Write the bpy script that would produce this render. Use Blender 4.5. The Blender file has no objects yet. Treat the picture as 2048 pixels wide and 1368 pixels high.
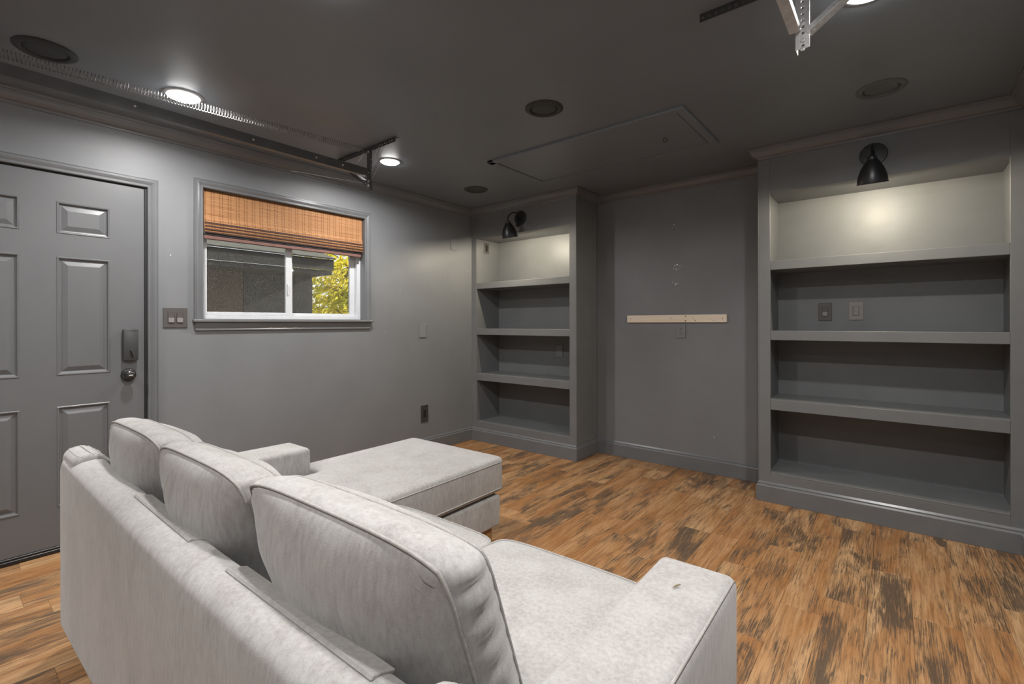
import bpy, bmesh, math, random
from mathutils import Vector, Matrix, noise
random.seed(7)
PI = math.pi
SC = bpy.context.scene
COL = SC.collection

# ------------------------------------------------------------------ camera
F_PX, YAW, ROLL, HORIZON = 951.05, math.radians(39.0952), math.radians(-.1242), 646.93
cam_d = bpy.data.cameras.new('camera')
cam = bpy.data.objects.new('camera', cam_d); COL.objects.link(cam)
cam_d.sensor_fit = 'HORIZONTAL'; cam_d.sensor_width = 36.0
cam_d.lens = 36.0 * F_PX / 2048.0
cam_d.shift_x = 0.0
cam_d.shift_y = -(684.0 - HORIZON) / 2048.0
cam_d.clip_start = 0.02
_f = Vector((-math.sin(YAW), math.cos(YAW), 0)); _r0 = Vector((math.cos(YAW), math.sin(YAW), 0)); _u0 = Vector((0, 0, 1))
_r = _r0 * math.cos(ROLL) + _u0 * math.sin(ROLL); _u = _u0 * math.cos(ROLL) - _r0 * math.sin(ROLL)
cam.matrix_world = Matrix(((_r.x, _u.x, -_f.x, 3.525), (_r.y, _u.y, -_f.y, 0.0), (_r.z, _u.z, -_f.z, 1.23), (0, 0, 0, 1)))
SC.camera = cam

# ------------------------------------------------------------------ world, sun, exposure
W = bpy.data.worlds.new('world'); SC.world = W; W.use_nodes = True
bg = W.node_tree.nodes['Background']; bg.inputs[0].default_value = (0.93, 0.97, 1.0, 1); bg.inputs[1].default_value = 1.2
sun_d = bpy.data.lights.new('sun', 'SUN'); sun_d.energy = 13.0; sun_d.angle = math.radians(1.0); sun_d.color = (1, .93, .8)
sun = bpy.data.objects.new('sun', sun_d); COL.objects.link(sun)
sun.rotation_euler = Vector((-.05, -.9, -.42)).to_track_quat('-Z', 'Y').to_euler()
sun.location = (-6, 12, 9)
SC.view_settings.view_transform = 'Standard'; SC.view_settings.look = 'None'
SC.view_settings.gamma = 1.0; SC.view_settings.use_curve_mapping = False
SC.view_settings.exposure = 0.0
LED_W = 18.0          # each recessed lamp
LED_SPREAD = math.radians(166)
LED_SPREAD_REAR = math.radians(125)   # added rear lamps, narrowed to keep their light off the bookcases
LED_COL = (1.0, .985, .968)
BULB_W = 26.0          # each sconce bulb
BULB_COL = (1.0, .90, .70)

# ------------------------------------------------------------------ materials
def new_mat(name):
    m = bpy.data.materials.new(name); m.use_nodes = True
    nt = m.node_tree
    return m, nt, nt.nodes['Principled BSDF']

def N(nt, kind, **kw):
    n = nt.nodes.new(kind)
    for k, v in kw.items():
        if k in ('operation', 'blend_type', 'data_type', 'noise_dimensions', 'feature', 'wave_type', 'bands_direction', 'musgrave_type'):
            setattr(n, k, v)
    return n

def L(nt, a, b): nt.links.new(a, b)

def coords(nt, scale=(1, 1, 1), kind='Object'):
    tc = N(nt, 'ShaderNodeTexCoord'); mp = N(nt, 'ShaderNodeMapping')
    mp.inputs['Scale'].default_value = scale
    L(nt, tc.outputs[kind], mp.inputs['Vector'])
    return mp.outputs['Vector']

def noise_tex(nt, vec, scale, detail=3, rough=.55, dist=0):
    n = N(nt, 'ShaderNodeTexNoise')
    n.inputs['Scale'].default_value = scale; n.inputs['Detail'].default_value = detail
    n.inputs['Roughness'].default_value = rough; n.inputs['Distortion'].default_value = dist
    L(nt, vec, n.inputs['Vector'])
    return n.outputs['Fac']

def ramp(nt, fac, stops):
    r = N(nt, 'ShaderNodeValToRGB'); el = r.color_ramp.elements
    while len(el) < len(stops): el.new(.5)
    for e, (p, c) in zip(el, stops):
        e.position = p; e.color = (*c, 1) if len(c) == 3 else c
    L(nt, fac, r.inputs['Fac'])
    return r.outputs['Color']

def math_n(nt, op, a, b=None, c=None, clamp=False):
    m = N(nt, 'ShaderNodeMath', operation=op); m.use_clamp = clamp
    for i, v in enumerate((a, b, c)):
        if v is None: continue
        if isinstance(v, (int, float)): m.inputs[i].default_value = v
        else: L(nt, v, m.inputs[i])
    return m.outputs[0]

def mix_col(nt, fac, a, b, blend='MIX'):
    m = N(nt, 'ShaderNodeMix', data_type='RGBA', blend_type=blend)
    for s, v in ((0, fac), (6, a), (7, b)):
        if isinstance(v, (int, float)): m.inputs[s].default_value = v
        elif isinstance(v, tuple): m.inputs[s].default_value = (*v, 1) if len(v) == 3 else v
        else: L(nt, v, m.inputs[s])
    return m.outputs[2]

def bump(nt, bsdf, height, strength=.2, dist=.002):
    b = N(nt, 'ShaderNodeBump'); b.inputs['Strength'].default_value = strength; b.inputs['Distance'].default_value = dist
    L(nt, height, b.inputs['Height']); L(nt, b.outputs[0], bsdf.inputs['Normal'])

def simple(name, col, rough=.5, metal=0, spec=.5, var=0, vscale=8, bstr=0, bscale=150):
    m, nt, b = new_mat(name)
    b.inputs['Roughness'].default_value = rough; b.inputs['Metallic'].default_value = metal
    b.inputs['Specular IOR Level'].default_value = spec
    vec = coords(nt)
    f = noise_tex(nt, vec, vscale, 4)
    lo = tuple(c * (1 - var) for c in col); hi = tuple(c * (1 + var) for c in col)
    L(nt, ramp(nt, f, [(.3, lo), (.7, hi)]), b.inputs['Base Color'])
    if bstr: bump(nt, b, noise_tex(nt, vec, bscale, 3), bstr)
    return m

M = {}
M['wall'] = simple('wall_paint', (.182, .186, .193), .50, spec=.5, var=.05, vscale=3, bstr=.12, bscale=220)
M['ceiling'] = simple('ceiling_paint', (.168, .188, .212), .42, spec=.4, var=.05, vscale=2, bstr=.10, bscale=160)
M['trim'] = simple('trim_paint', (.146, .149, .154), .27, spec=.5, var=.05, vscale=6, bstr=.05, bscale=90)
M['case'] = simple('bookcase_paint', (.156, .159, .161), .44, spec=.45, var=.06, vscale=5, bstr=.10, bscale=120)
M['door'] = simple('door_paint', (.132, .134, .138), .36, spec=.45, var=.03, vscale=4, bstr=.06, bscale=200)
M['dark'] = simple('dark_gap', (.012, .012, .012), .7)
M['black_metal'] = simple('black_metal', (.012, .012, .013), .38, metal=.0, spec=.55)
M['lock'] = simple('lock_shell', (.045, .045, .046), .4, spec=.5, var=.05)
M['bronze'] = simple('dark_bronze', (.10, .095, .095), .22, metal=.9)
M['plate_brown'] = simple('brown_plate', (.085, .077, .072), .4, var=.04)
M['plate_tan'] = simple('taupe_plate', (.24, .215, .20), .38, var=.04)
M['plate_grey'] = simple('painted_plate', (.20, .203, .208), .34, var=.03)
M['plate_dark'] = simple('dark_plate', (.045, .043, .043), .4, var=.04)
M['switch_tan'] = simple('switch_paddle', (.24, .22, .21), .35)
M['slot'] = simple('slot_black', (.01, .01, .01), .6)
M['galv'] = simple('galvanised_steel', (.60, .60, .60), .34, metal=.3, var=.15, vscale=25)
M['track'] = simple('grey_track_steel', (.10, .10, .10), .4, metal=.3, var=.15, vscale=10)
M['dark_steel'] = simple('painted_steel', (.07, .07, .07), .4, metal=.4, var=.1)
M['spring'] = simple('spring_steel', (.30, .295, .29), .42, metal=.7)
M['can'] = simple('fixture_black', (.03, .03, .031), .45, spec=.45)
M['can_grey'] = simple('fixture_grey', (.10, .108, .118), .42, spec=.45)
M['led_ring'] = simple('lamp_ring', (.25, .25, .25), .4)
M['vinyl'] = simple('white_vinyl', (.60, .61, .63), .35, var=.04, vscale=20)
M['pine'] = None
M['chip'] = simple('bare_plaster', (.75, .74, .72), .7, var=.1, vscale=60)
M['leaf_dry'] = simple('dry_seed', (.25, .2, .13), .7)
M['cobweb'] = simple('cobweb_silk', (.8, .8, .8), .6)
M['siding_brown'] = simple('neighbour_brown', (.13, .095, .065), .8, var=.12, vscale=6)
M['siding_dark'] = simple('neighbour_dark', (.055, .052, .05), .8, var=.12, vscale=6)
M['fascia'] = simple('neighbour_fascia', (.075, .068, .06), .8, var=.1, vscale=5)
M['shingle'] = simple('neighbour_shingle', (.07, .07, .06), .9, var=.25, vscale=14)
M['bark'] = simple('bark', (.09, .065, .045), .9, var=.2, vscale=20)
M['soil'] = simple('outdoor_ground', (.16, .13, .09), .95, var=.2, vscale=3)

def emit(name, col, s):
    m, nt, b = new_mat(name)
    b.inputs['Base Color'].default_value = (.9, .9, .9, 1)
    b.inputs['Emission Color'].default_value = (*col, 1); b.inputs['Emission Strength'].default_value = s
    return m
M['led'] = emit('led_lens', LED_COL, 80.0)
M['bulb'] = emit('bulb_glow', BULB_COL, 20.0)

def fabric():
    m, nt, b = new_mat('oatmeal_chenille')
    b.inputs['Roughness'].default_value = .95; b.inputs['Specular IOR Level'].default_value = .15
    b.inputs['Sheen Weight'].default_value = .25; b.inputs['Sheen Roughness'].default_value = .5
    v = coords(nt)
    patch = noise_tex(nt, coords(nt, (5, 5, 2.2)), 1.6, 4, .6, .4)
    streak = noise_tex(nt, coords(nt, (60, 60, 14)), 1.5, 3, .65)
    fine = noise_tex(nt, v, 420, 2, .6)
    f = math_n(nt, 'ADD', math_n(nt, 'MULTIPLY', patch, .34), math_n(nt, 'ADD', math_n(nt, 'MULTIPLY', streak, .42), math_n(nt, 'MULTIPLY', fine, .24)))
    c = ramp(nt, f, [(.36, (.262, .246, .234)), (.5, (.345, .330, .318)), (.64, (.41, .398, .386))])
    L(nt, c, b.inputs['Base Color'])
    h = math_n(nt, 'ADD', fine, math_n(nt, 'MULTIPLY', streak, .6))
    bump(nt, b, h, .25, .0015)
    return m
M['fabric'] = fabric()
M['welt'] = simple('welt_fabric', (.33, .315, .30), .95, spec=.15, var=.12, vscale=90, bstr=.2, bscale=400)

def wood_leg():
    m, nt, b = new_mat('stained_leg'); b.inputs['Roughness'].default_value = .4
    f = noise_tex(nt, coords(nt, (4, 4, 40)), 2.0, 4)
    L(nt, ramp(nt, f, [(.3, (.20, .095, .035)), (.7, (.36, .19, .075))]), b.inputs['Base Color'])
    return m
M['leg'] = wood_leg()

def pine():
    m, nt, b = new_mat('bare_pine'); b.inputs['Roughness'].default_value = .6
    f = noise_tex(nt, coords(nt, (1.2, 10, 26)), 2.2, 4, .6, .6)
    L(nt, ramp(nt, f, [(.3, (.74, .60, .45)), (.7, (.84, .74, .60))]), b.inputs['Base Color'])
    return m
M['pine'] = pine()
M['knot'] = simple('pine_knot', (.30, .17, .09), .7, var=.2, vscale=80)
M['screw'] = simple('screw_steel', (.25, .24, .22), .35, metal=.9)

def plank_mat():
    m, nt, b = new_mat('rustic_vinyl_plank')
    oi = N(nt, 'ShaderNodeObjectInfo'); tc = N(nt, 'ShaderNodeTexCoord')
    rv = N(nt, 'ShaderNodeVectorMath', operation='SCALE'); L(nt, oi.outputs['Location'], rv.inputs[0]); rv.inputs['Scale'].default_value = 3.71
    ad = N(nt, 'ShaderNodeVectorMath', operation='ADD'); L(nt, tc.outputs['Object'], ad.inputs[0]); L(nt, rv.outputs[0], ad.inputs[1])
    def mp(s):
        q = N(nt, 'ShaderNodeMapping'); q.inputs['Scale'].default_value = s; L(nt, ad.outputs[0], q.inputs['Vector']); return q.outputs[0]
    rnd = oi.outputs['Random']
    grain = noise_tex(nt, mp((38, 2.6, 1)), 1.6, 5, .65, .5)
    broad = noise_tex(nt, mp((9, 1.7, 1)), 1.0, 3, .55, .8)
    patch = noise_tex(nt, mp((9.5, 2.3, 1)), 1.0, 4, .6, .8)
    fine = noise_tex(nt, mp((150, 4.2, 1)), 1.5, 4, .7, .4)
    wear = noise_tex(nt, mp((34, 20, 1)), 1.3, 4, .75, .4)
    light = mix_col(nt, rnd, (.42, .225, .098), (.50, .31, .158))
    warm = mix_col(nt, rnd, (.32, .142, .048), (.39, .20, .082))
    c1 = mix_col(nt, ramp(nt, broad, [(.38, (0, 0, 0)), (.62, (1, 1, 1))]), light, warm)
    c2 = mix_col(nt, math_n(nt, 'MULTIPLY', ramp(nt, grain, [(.45, (0, 0, 0)), (.70, (1, 1, 1))]), .75), c1, (.17, .075, .027))
    # charcoal weathering that comes in patches broken up by the grain
    r2 = math_n(nt, 'FRACT', math_n(nt, 'MULTIPLY', rnd, 17.31))
    lift = math_n(nt, 'MULTIPLY', math_n(nt, 'SUBTRACT', r2, .5), .16)
    pm = math_n(nt, 'ADD', math_n(nt, 'ADD', patch, lift), math_n(nt, 'MULTIPLY', math_n(nt, 'SUBTRACT', fine, .5), .95))
    pm = math_n(nt, 'ADD', pm, math_n(nt, 'MULTIPLY', math_n(nt, 'SUBTRACT', wear, .5), .10))
    pf = ramp(nt, pm, [(.51, (0, 0, 0)), (.66, (.92, .92, .92))])
    wv = N(nt, 'ShaderNodeTexWave', wave_type='BANDS', bands_direction='X'); L(nt, mp((1, .16, 1)), wv.inputs['Vector'])
    wv.inputs['Scale'].default_value = 16; wv.inputs['Distortion'].default_value = 9; wv.inputs['Detail'].default_value = 3; wv.inputs['Detail Scale'].default_value = 1.6
    lines = ramp(nt, wv.outputs['Fac'], [(.0, (.8, .8, .8)), (.16, (0, 0, 0))])
    c2 = mix_col(nt, math_n(nt, 'MULTIPLY', lines, math_n(nt, 'MULTIPLY', broad, .75)), c2, (.12, .055, .022))
    c3 = mix_col(nt, pf, c2, mix_col(nt, grain, (.032, .022, .015), (.13, .09, .06)))
    L(nt, c3, b.inputs['Base Color'])
    rg = math_n(nt, 'ADD', .36, math_n(nt, 'MULTIPLY', fine, .14)); L(nt, rg, b.inputs['Roughness'])
    b.inputs['Specular IOR Level'].default_value = .4
    bump(nt, b, fine, .12, .0008)
    return m
M['plank'] = plank_mat()
M['subfloor'] = simple('subfloor', (.05, .035, .025), .9)

def blind_mat(name, dark=1.0):
    m, nt, b = new_mat(name); b.inputs['Roughness'].default_value = .7; b.inputs['Specular IOR Level'].default_value = .25
    vec = coords(nt)
    sp = N(nt, 'ShaderNodeSeparateXYZ'); L(nt, vec, sp.inputs[0])
    reed = noise_tex(nt, coords(nt, (1, 3.0, 330)), 1.0, 2, .6)
    base = ramp(nt, reed, [(.28, (.20 * dark, .085 * dark, .035 * dark)), (.45, (.36 * dark, .175 * dark, .075 * dark)), (.75, (.46 * dark, .26 * dark, .125 * dark))])
    # pairs of dark warp threads, stitched over and under the reeds
    y = sp.outputs['Y']; z = sp.outputs['Z']
    ph = math_n(nt, 'FRACT', math_n(nt, 'MULTIPLY', y, 1 / .052))
    t1 = math_n(nt, 'LESS_THAN', math_n(nt, 'ABSOLUTE', math_n(nt, 'SUBTRACT', ph, .3)), .05)
    t2 = math_n(nt, 'LESS_THAN', math_n(nt, 'ABSOLUTE', math_n(nt, 'SUBTRACT', ph, .62)), .05)
    st = math_n(nt, 'GREATER_THAN', math_n(nt, 'FRACT', math_n(nt, 'MULTIPLY', z, 95.0)), .42)
    th = math_n(nt, 'MULTIPLY', math_n(nt, 'MAXIMUM', t1, t2), st)
    L(nt, mix_col(nt, math_n(nt, 'MULTIPLY', th, .92), base, (.13, .05, .02)), b.inputs['Base Color'])
    return m
M['blind'] = blind_mat('woven_bamboo')
M['blind_rail'] = simple('bottom_rail_brown', (.17, .085, .07), .5, var=.1, vscale=30)
M['fold_shadow_strip'] = simple('fold_shadow_strip', (.05, .018, .01), .7)
M['blind_tape'] = simple('black_tape', (.02, .02, .022), .6)

def glass():
    m, nt, b = new_mat('dusty_glass')
    out = nt.nodes['Material Output']
    tr = N(nt, 'ShaderNodeBsdfTransparent'); tr.inputs[0].default_value = (.93, .94, .94, 1)
    gl = N(nt, 'ShaderNodeBsdfGlossy'); gl.inputs['Roughness'].default_value = .02
    fr = N(nt, 'ShaderNodeFresnel'); fr.inputs[0].default_value = 1.45
    m1 = N(nt, 'ShaderNodeMixShader'); L(nt, math_n(nt, 'MULTIPLY', fr.outputs[0], .6), m1.inputs[0]); L(nt, tr.outputs[0], m1.inputs[1]); L(nt, gl.outputs[0], m1.inputs[2])
    df = N(nt, 'ShaderNodeBsdfDiffuse'); df.inputs[0].default_value = (.6, .58, .52, 1)
    dust = noise_tex(nt, coords(nt), 170, 4, .85)
    film = noise_tex(nt, coords(nt), 6, 3, .6)
    d = math_n(nt, 'ADD', math_n(nt, 'MULTIPLY', ramp(nt, dust, [(.50, (0, 0, 0)), (.72, (1, 1, 1))]), .26), math_n(nt, 'MULTIPLY', film, .02))
    m2 = N(nt, 'ShaderNodeMixShader'); L(nt, d, m2.inputs[0]); L(nt, m1.outputs[0], m2.inputs[1]); L(nt, df.outputs[0], m2.inputs[2])
    L(nt, m2.outputs[0], out.inputs['Surface'])
    return m
M['glass'] = glass()

def leaf_mat():
    m, nt, b = new_mat('sunlit_leaf')
    out = nt.nodes['Material Output']
    f = noise_tex(nt, coords(nt), 2.2, 3)
    c = ramp(nt, f, [(.3, (.14, .20, .02)), (.48, (.50, .46, .04)), (.68, (.80, .64, .09))])
    df = N(nt, 'ShaderNodeBsdfDiffuse'); tl = N(nt, 'ShaderNodeBsdfTranslucent'); mx = N(nt, 'ShaderNodeMixShader'); mx.inputs[0].default_value = .5
    L(nt, c, df.inputs[0]); L(nt, c, tl.inputs[0]); L(nt, df.outputs[0], mx.inputs[1]); L(nt, tl.outputs[0], mx.inputs[2])
    L(nt, mx.outputs[0], out.inputs['Surface'])
    return m
M['leaf'] = leaf_mat()

# ------------------------------------------------------------------ mesh helpers
def BM(): return bmesh.new()

def box(bm, x0, x1, y0, y1, z0, z1, bev=0, seg=1):
    t = bmesh.new()
    vs = [t.verts.new((x, y, z)) for x in (x0, x1) for y in (y0, y1) for z in (z0, z1)]
    for f in ((0, 1, 3, 2), (4, 6, 7, 5), (0, 4, 5, 1), (2, 3, 7, 6), (0, 2, 6, 4), (1, 5, 7, 3)):
        t.faces.new([vs[i] for i in f])
    bmesh.ops.recalc_face_normals(t, faces=t.faces)
    if bev: bmesh.ops.bevel(t, geom=t.edges[:], offset=bev, segments=seg, profile=.5, affect='EDGES')
    merge(bm, t)

def merge(bm, t):
    me = bpy.data.meshes.new('tmp'); t.to_mesh(me); t.free(); bm.from_mesh(me); bpy.data.meshes.remove(me)

def prism(bm, pts, axis, a0, a1, bev=0, seg=1):
    """polygon pts (2-D) extruded along axis x/y/z between a0 and a1"""
    t = bmesh.new()
    def mk(p, a): return {'x': (a, p[0], p[1]), 'y': (p[0], a, p[1]), 'z': (p[0], p[1], a)}[axis]
    A = [t.verts.new(mk(p, a0)) for p in pts]; B = [t.verts.new(mk(p, a1)) for p in pts]
    n = len(pts)
    t.faces.new(A); t.faces.new(B[::-1])
    for i in range(n): t.faces.new((A[i], B[i], B[(i + 1) % n], A[(i + 1) % n]))
    bmesh.ops.recalc_face_normals(t, faces=t.faces)
    if bev: bmesh.ops.bevel(t, geom=t.edges[:], offset=bev, segments=seg, profile=.5, affect='EDGES')
    merge(bm, t)

def tube(bm, pts, r, n=8, closed=False, cap=True):
    pts = [Vector(p) for p in pts]; m = len(pts); rings = []; up = Vector((0, 0, 1)); prev = None
    for i, p in enumerate(pts):
        a = pts[(i - 1) % m] if (closed or i) else p; b = pts[(i + 1) % m] if (closed or i < m - 1) else p
        d = (b - a).normalized()
        if prev is None:
            s = d.cross(up)
            if s.length < .05: s = d.cross(Vector((1, 0, 0)))
        else: s = prev - d * prev.dot(d)
        s.normalize(); prev = s; q = d.cross(s)
        rr = r[i] if isinstance(r, (list, tuple)) else r
        rings.append([bm.verts.new(p + s * rr * math.cos(2 * PI * k / n) + q * rr * math.sin(2 * PI * k / n)) for k in range(n)])
    for i in range(m if closed else m - 1):
        A, B = rings[i], rings[(i + 1) % m]
        for k in range(n): bm.faces.new((A[k], A[(k + 1) % n], B[(k + 1) % n], B[k]))
    if cap and not closed:
        bm.faces.new(rings[0][::-1]); bm.faces.new(rings[-1])

def lathe(bm, prof, c, axis='z', n=32, tilt=None):
    """prof [(radius, height)] turned about axis through c; tilt = optional matrix applied about c"""
    c = Vector(c); rings = []
    for r, h in prof:
        ring = []
        for k in range(n if r > 1e-6 else 1):
            a = 2 * PI * k / n; p, q = r * math.cos(a), r * math.sin(a)
            v = Vector({'z': (p, q, h), 'x': (h, p, q), 'y': (p, h, q)}[axis])
            if tilt: v = tilt @ v
            ring.append(bm.verts.new(c + v))
        rings.append(ring)
    for A, B in zip(rings, rings[1:]):
        if len(A) == 1 and len(B) == 1: continue
        for k in range(n):
            k2 = (k + 1) % n
            if len(A) == 1: bm.faces.new((A[0], B[k2], B[k]))
            elif len(B) == 1: bm.faces.new((A[k], A[k2], B[0]))
            else: bm.faces.new((A[k], A[k2], B[k2], B[k]))
    bmesh.ops.recalc_face_normals(bm, faces=bm.faces)

def run(bm, path, prof, conv, side=1, segs=None):
    """sweep profile (offset, height) along a mitred 2-D path; conv(p, q, h) -> xyz; side +1 left / -1 right"""
    P = [Vector(p) for p in path]; n = len(P); rows = []
    for i in range(n):
        d0 = (P[i] - P[i - 1]).normalized() if i else None
        d1 = (P[i + 1] - P[i]).normalized() if i < n - 1 else None
        n0 = Vector((-d0.y, d0.x)) * side if d0 else None; n1 = Vector((-d1.y, d1.x)) * side if d1 else None
        if n0 is None: o = n1
        elif n1 is None: o = n0
        else: o = (n0 + n1) / (1 + n0.dot(n1))
        rows.append([conv(P[i].x + o.x * u, P[i].y + o.y * u, h) for u, h in prof])
    k = len(prof)
    for i in (segs if segs is not None else range(n - 1)):
        A = [bm.verts.new(v) for v in rows[i]]; B = [bm.verts.new(v) for v in rows[i + 1]]
        for j in range(k): bm.faces.new((A[j], A[(j + 1) % k], B[(j + 1) % k], B[j]))
        bm.faces.new(A[::-1]); bm.faces.new(B)
    bmesh.ops.recalc_face_normals(bm, faces=bm.faces)

ROOT = {}
def finish(name, bm, mat, parent=None, smooth=False, kind=None):
    if parent is not None and parent.name in ROOT:
        bmesh.ops.transform(bm, matrix=ROOT[parent.name].inverted(), verts=bm.verts)
    me = bpy.data.meshes.new(name); bm.to_mesh(me); bm.free()
    me.materials.append(mat)
    if smooth:
        me.polygons.foreach_set('use_smooth', [True] * len(me.polygons))
        if smooth != 'all': me.set_sharp_from_angle(angle=math.radians(smooth if smooth is not True else 40))
    o = bpy.data.objects.new(name, me); COL.objects.link(o)
    if parent is not None:
        o.parent = parent
        if parent.name in ROOT: ROOT[o.name] = ROOT[parent.name]
    if kind: o['kind'] = kind
    return o

def thing(name, label, cat, loc, rotz=0, group=None, rot=None):
    o = bpy.data.objects.new(name, None); COL.objects.link(o)
    o.empty_display_size = .1
    o.location = loc; o.rotation_euler = (0, 0, rotz)
    ROOT[o.name] = Matrix.Translation(loc) @ Matrix.Rotation(rotz, 4, 'Z')
    o['label'] = label; o['category'] = cat
    if group: o['group'] = group
    return o

def tag(o, label, cat, group=None):
    o['label'] = label; o['category'] = cat
    if group: o['group'] = group
    return o

# ------------------------------------------------------------------ room
CEIL = 2.435; YF = 3.658; YB = 4.045; XR = 4.045; YN = -1.25
bm = BM(); box(bm, -.15, XR + .15, YN - .15, YB + .15, -.12, -.006)
floor = finish('floor', bm, M['subfloor'], kind='structure')
# vinyl planks running away from the window wall's corner, one object each
PW, PL = .15, .914
bm = BM()
b = .0007
box(bm, .0003, PW - .0003, .0003, PL - .0003, -.005, 0, 0)
top_e = [e for e in bm.edges if all(abs(v.co.z) < 1e-6 for v in e.verts)]
bmesh.ops.bevel(bm, geom=top_e, offset=b, segments=1, affect='EDGES')
pme = bpy.data.meshes.new('plank'); bm.to_mesh(pme); bm.free(); pme.materials.append(M['plank'])
known = {2.22: 2.546, 2.67: 2.912, 2.97: 2.95, 3.12: 3.28, 3.27: 2.541, 3.42: 2.975, 3.57: 2.60, 1.62: 2.355, 1.77: 2.925, 2.37: 2.367}
cut = {}
ix = 0; x = -.03
while x < XR:
    ph = None
    for k, v in known.items():
        if abs(k - x) < .02: ph = v % PL
    if ph is None: ph = random.random() * PL
    y = YN - PL + (ph - (YN - PL)) % PL - PL
    xa, xb = max(x, 0.0), min(x + PW, XR)
    while y < YB:
        ya, yb = max(y, YN), min(y + PL, YB)
        if yb - ya > .01 and xb - xa > .01:
            key = (round(xb - xa, 3), round(yb - ya, 3))
            if abs(xb - xa - PW) < 1e-4 and abs(yb - ya - PL) < 1e-4: me = pme
            else:
                bm = BM(); box(bm, .0003, xb - xa - .0003, .0003, yb - ya - .0003, -.005, 0)
                te = [e for e in bm.edges if all(abs(v.co.z) < 1e-6 for v in e.verts)]
                bmesh.ops.bevel(bm, geom=te, offset=b, segments=1, affect='EDGES')
                me = bpy.data.meshes.new('plank'); bm.to_mesh(me); bm.free(); me.materials.append(M['plank'])
            o = bpy.data.objects.new('plank', me); COL.objects.link(o); o.parent = floor
            o.location = (xa, ya, random.uniform(-.0003, 0))
        y += PL
    x += PW

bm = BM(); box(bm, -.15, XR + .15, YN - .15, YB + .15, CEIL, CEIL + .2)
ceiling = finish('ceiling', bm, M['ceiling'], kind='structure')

# left wall with door and window openings
DY0, DY1, DZ1 = -.097, .841, 2.058
WY0, WY1, WZ0, WZ1 = 1.138, 2.349, 1.243, 2.121
bm = BM()
ys = [YN - .15, DY0, DY1, WY0, WY1, YB + .15]; zs = [-.1, 0, WZ0, DZ1, WZ1, CEIL]
for i in range(5):
    for j in range(5):
        ym, zm = (ys[i] + ys[i + 1]) / 2, (zs[j] + zs[j + 1]) / 2
        if DY0 < ym < DY1 and 0 < zm < DZ1: continue
        if WY0 < ym < WY1 and WZ0 < zm < WZ1: continue
        box(bm, -.15, 0, ys[i], ys[i + 1], zs[j], zs[j + 1])
bmesh.ops.remove_doubles(bm, verts=bm.verts, dist=1e-5)
wall_left = finish('wall_left', bm, M['wall'], kind='structure')
bm = BM(); box(bm, 0, XR, YB, YB + .15, -.1, CEIL); wall_back = finish('wall_back', bm, M['wall'], kind='structure')
bm = BM(); box(bm, XR, XR + .15, YN - .15, YB + .15, -.1, CEIL); finish('wall_right', bm, M['wall'], kind='structure')
bm = BM(); box(bm, 0, XR, YN - .15, YN, -.1, CEIL); finish('wall_front', bm, M['wall'], kind='structure')

# mouldings
CROWN = [(0, 2.360), (.007, 2.360), (.009, 2.369), (.013, 2.373), (.024, 2.378), (.036, 2.390), (.044, 2.404), (.048, 2.416), (.057, 2.420), (.060, 2.424), (.060, CEIL - .0005), (0, CEIL - .0005)]
BASE = [(0, .001), (.017, .001), (.017, .106), (.0155, .1095), (.0095, .1165), (.0088, .1205), (.0105, .1225), (.0095, .1255), (.0015, .1365), (0, .1365)]
xy = lambda p, q, h: (p, q, h)
room_path = [(0, YN), (0, YF), (1.287, YF), (1.287, YB), (2.771, YB), (2.771, YF), (XR, YF), (XR, YN)]
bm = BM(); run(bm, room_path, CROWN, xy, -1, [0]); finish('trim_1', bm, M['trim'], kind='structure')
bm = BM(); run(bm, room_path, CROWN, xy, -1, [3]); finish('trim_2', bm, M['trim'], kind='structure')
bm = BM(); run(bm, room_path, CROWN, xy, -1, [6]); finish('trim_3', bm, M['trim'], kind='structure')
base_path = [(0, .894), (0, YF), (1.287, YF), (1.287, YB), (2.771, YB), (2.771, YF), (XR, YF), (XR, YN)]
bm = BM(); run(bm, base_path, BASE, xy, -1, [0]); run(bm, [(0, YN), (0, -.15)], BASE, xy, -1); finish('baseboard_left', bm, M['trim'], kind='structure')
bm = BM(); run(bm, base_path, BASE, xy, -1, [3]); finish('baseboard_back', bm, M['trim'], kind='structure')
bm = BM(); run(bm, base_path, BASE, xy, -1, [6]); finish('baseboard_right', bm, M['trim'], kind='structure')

# ------------------------------------------------------------------ door
yzx = lambda p, q, h: (h, p, q)
CASING = [(0, 0), (0, .010), (.004, .014), (.010, .014), (.013, .011), (.017, .011), (.024, .015), (.034, .019), (.042, .019), (.044, .016), (.047, .016), (.049, .018), (.053, .018), (.053, 0)]
bm = BM()
SY0, SY1, SZ0, SZ1 = -.082, .826, .036, 2.043
TH = .040
cols = [(.078, .303), (.441, .666)]; rows = [(.243, .785), (.953, 1.598), (1.722, 1.896)]
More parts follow.
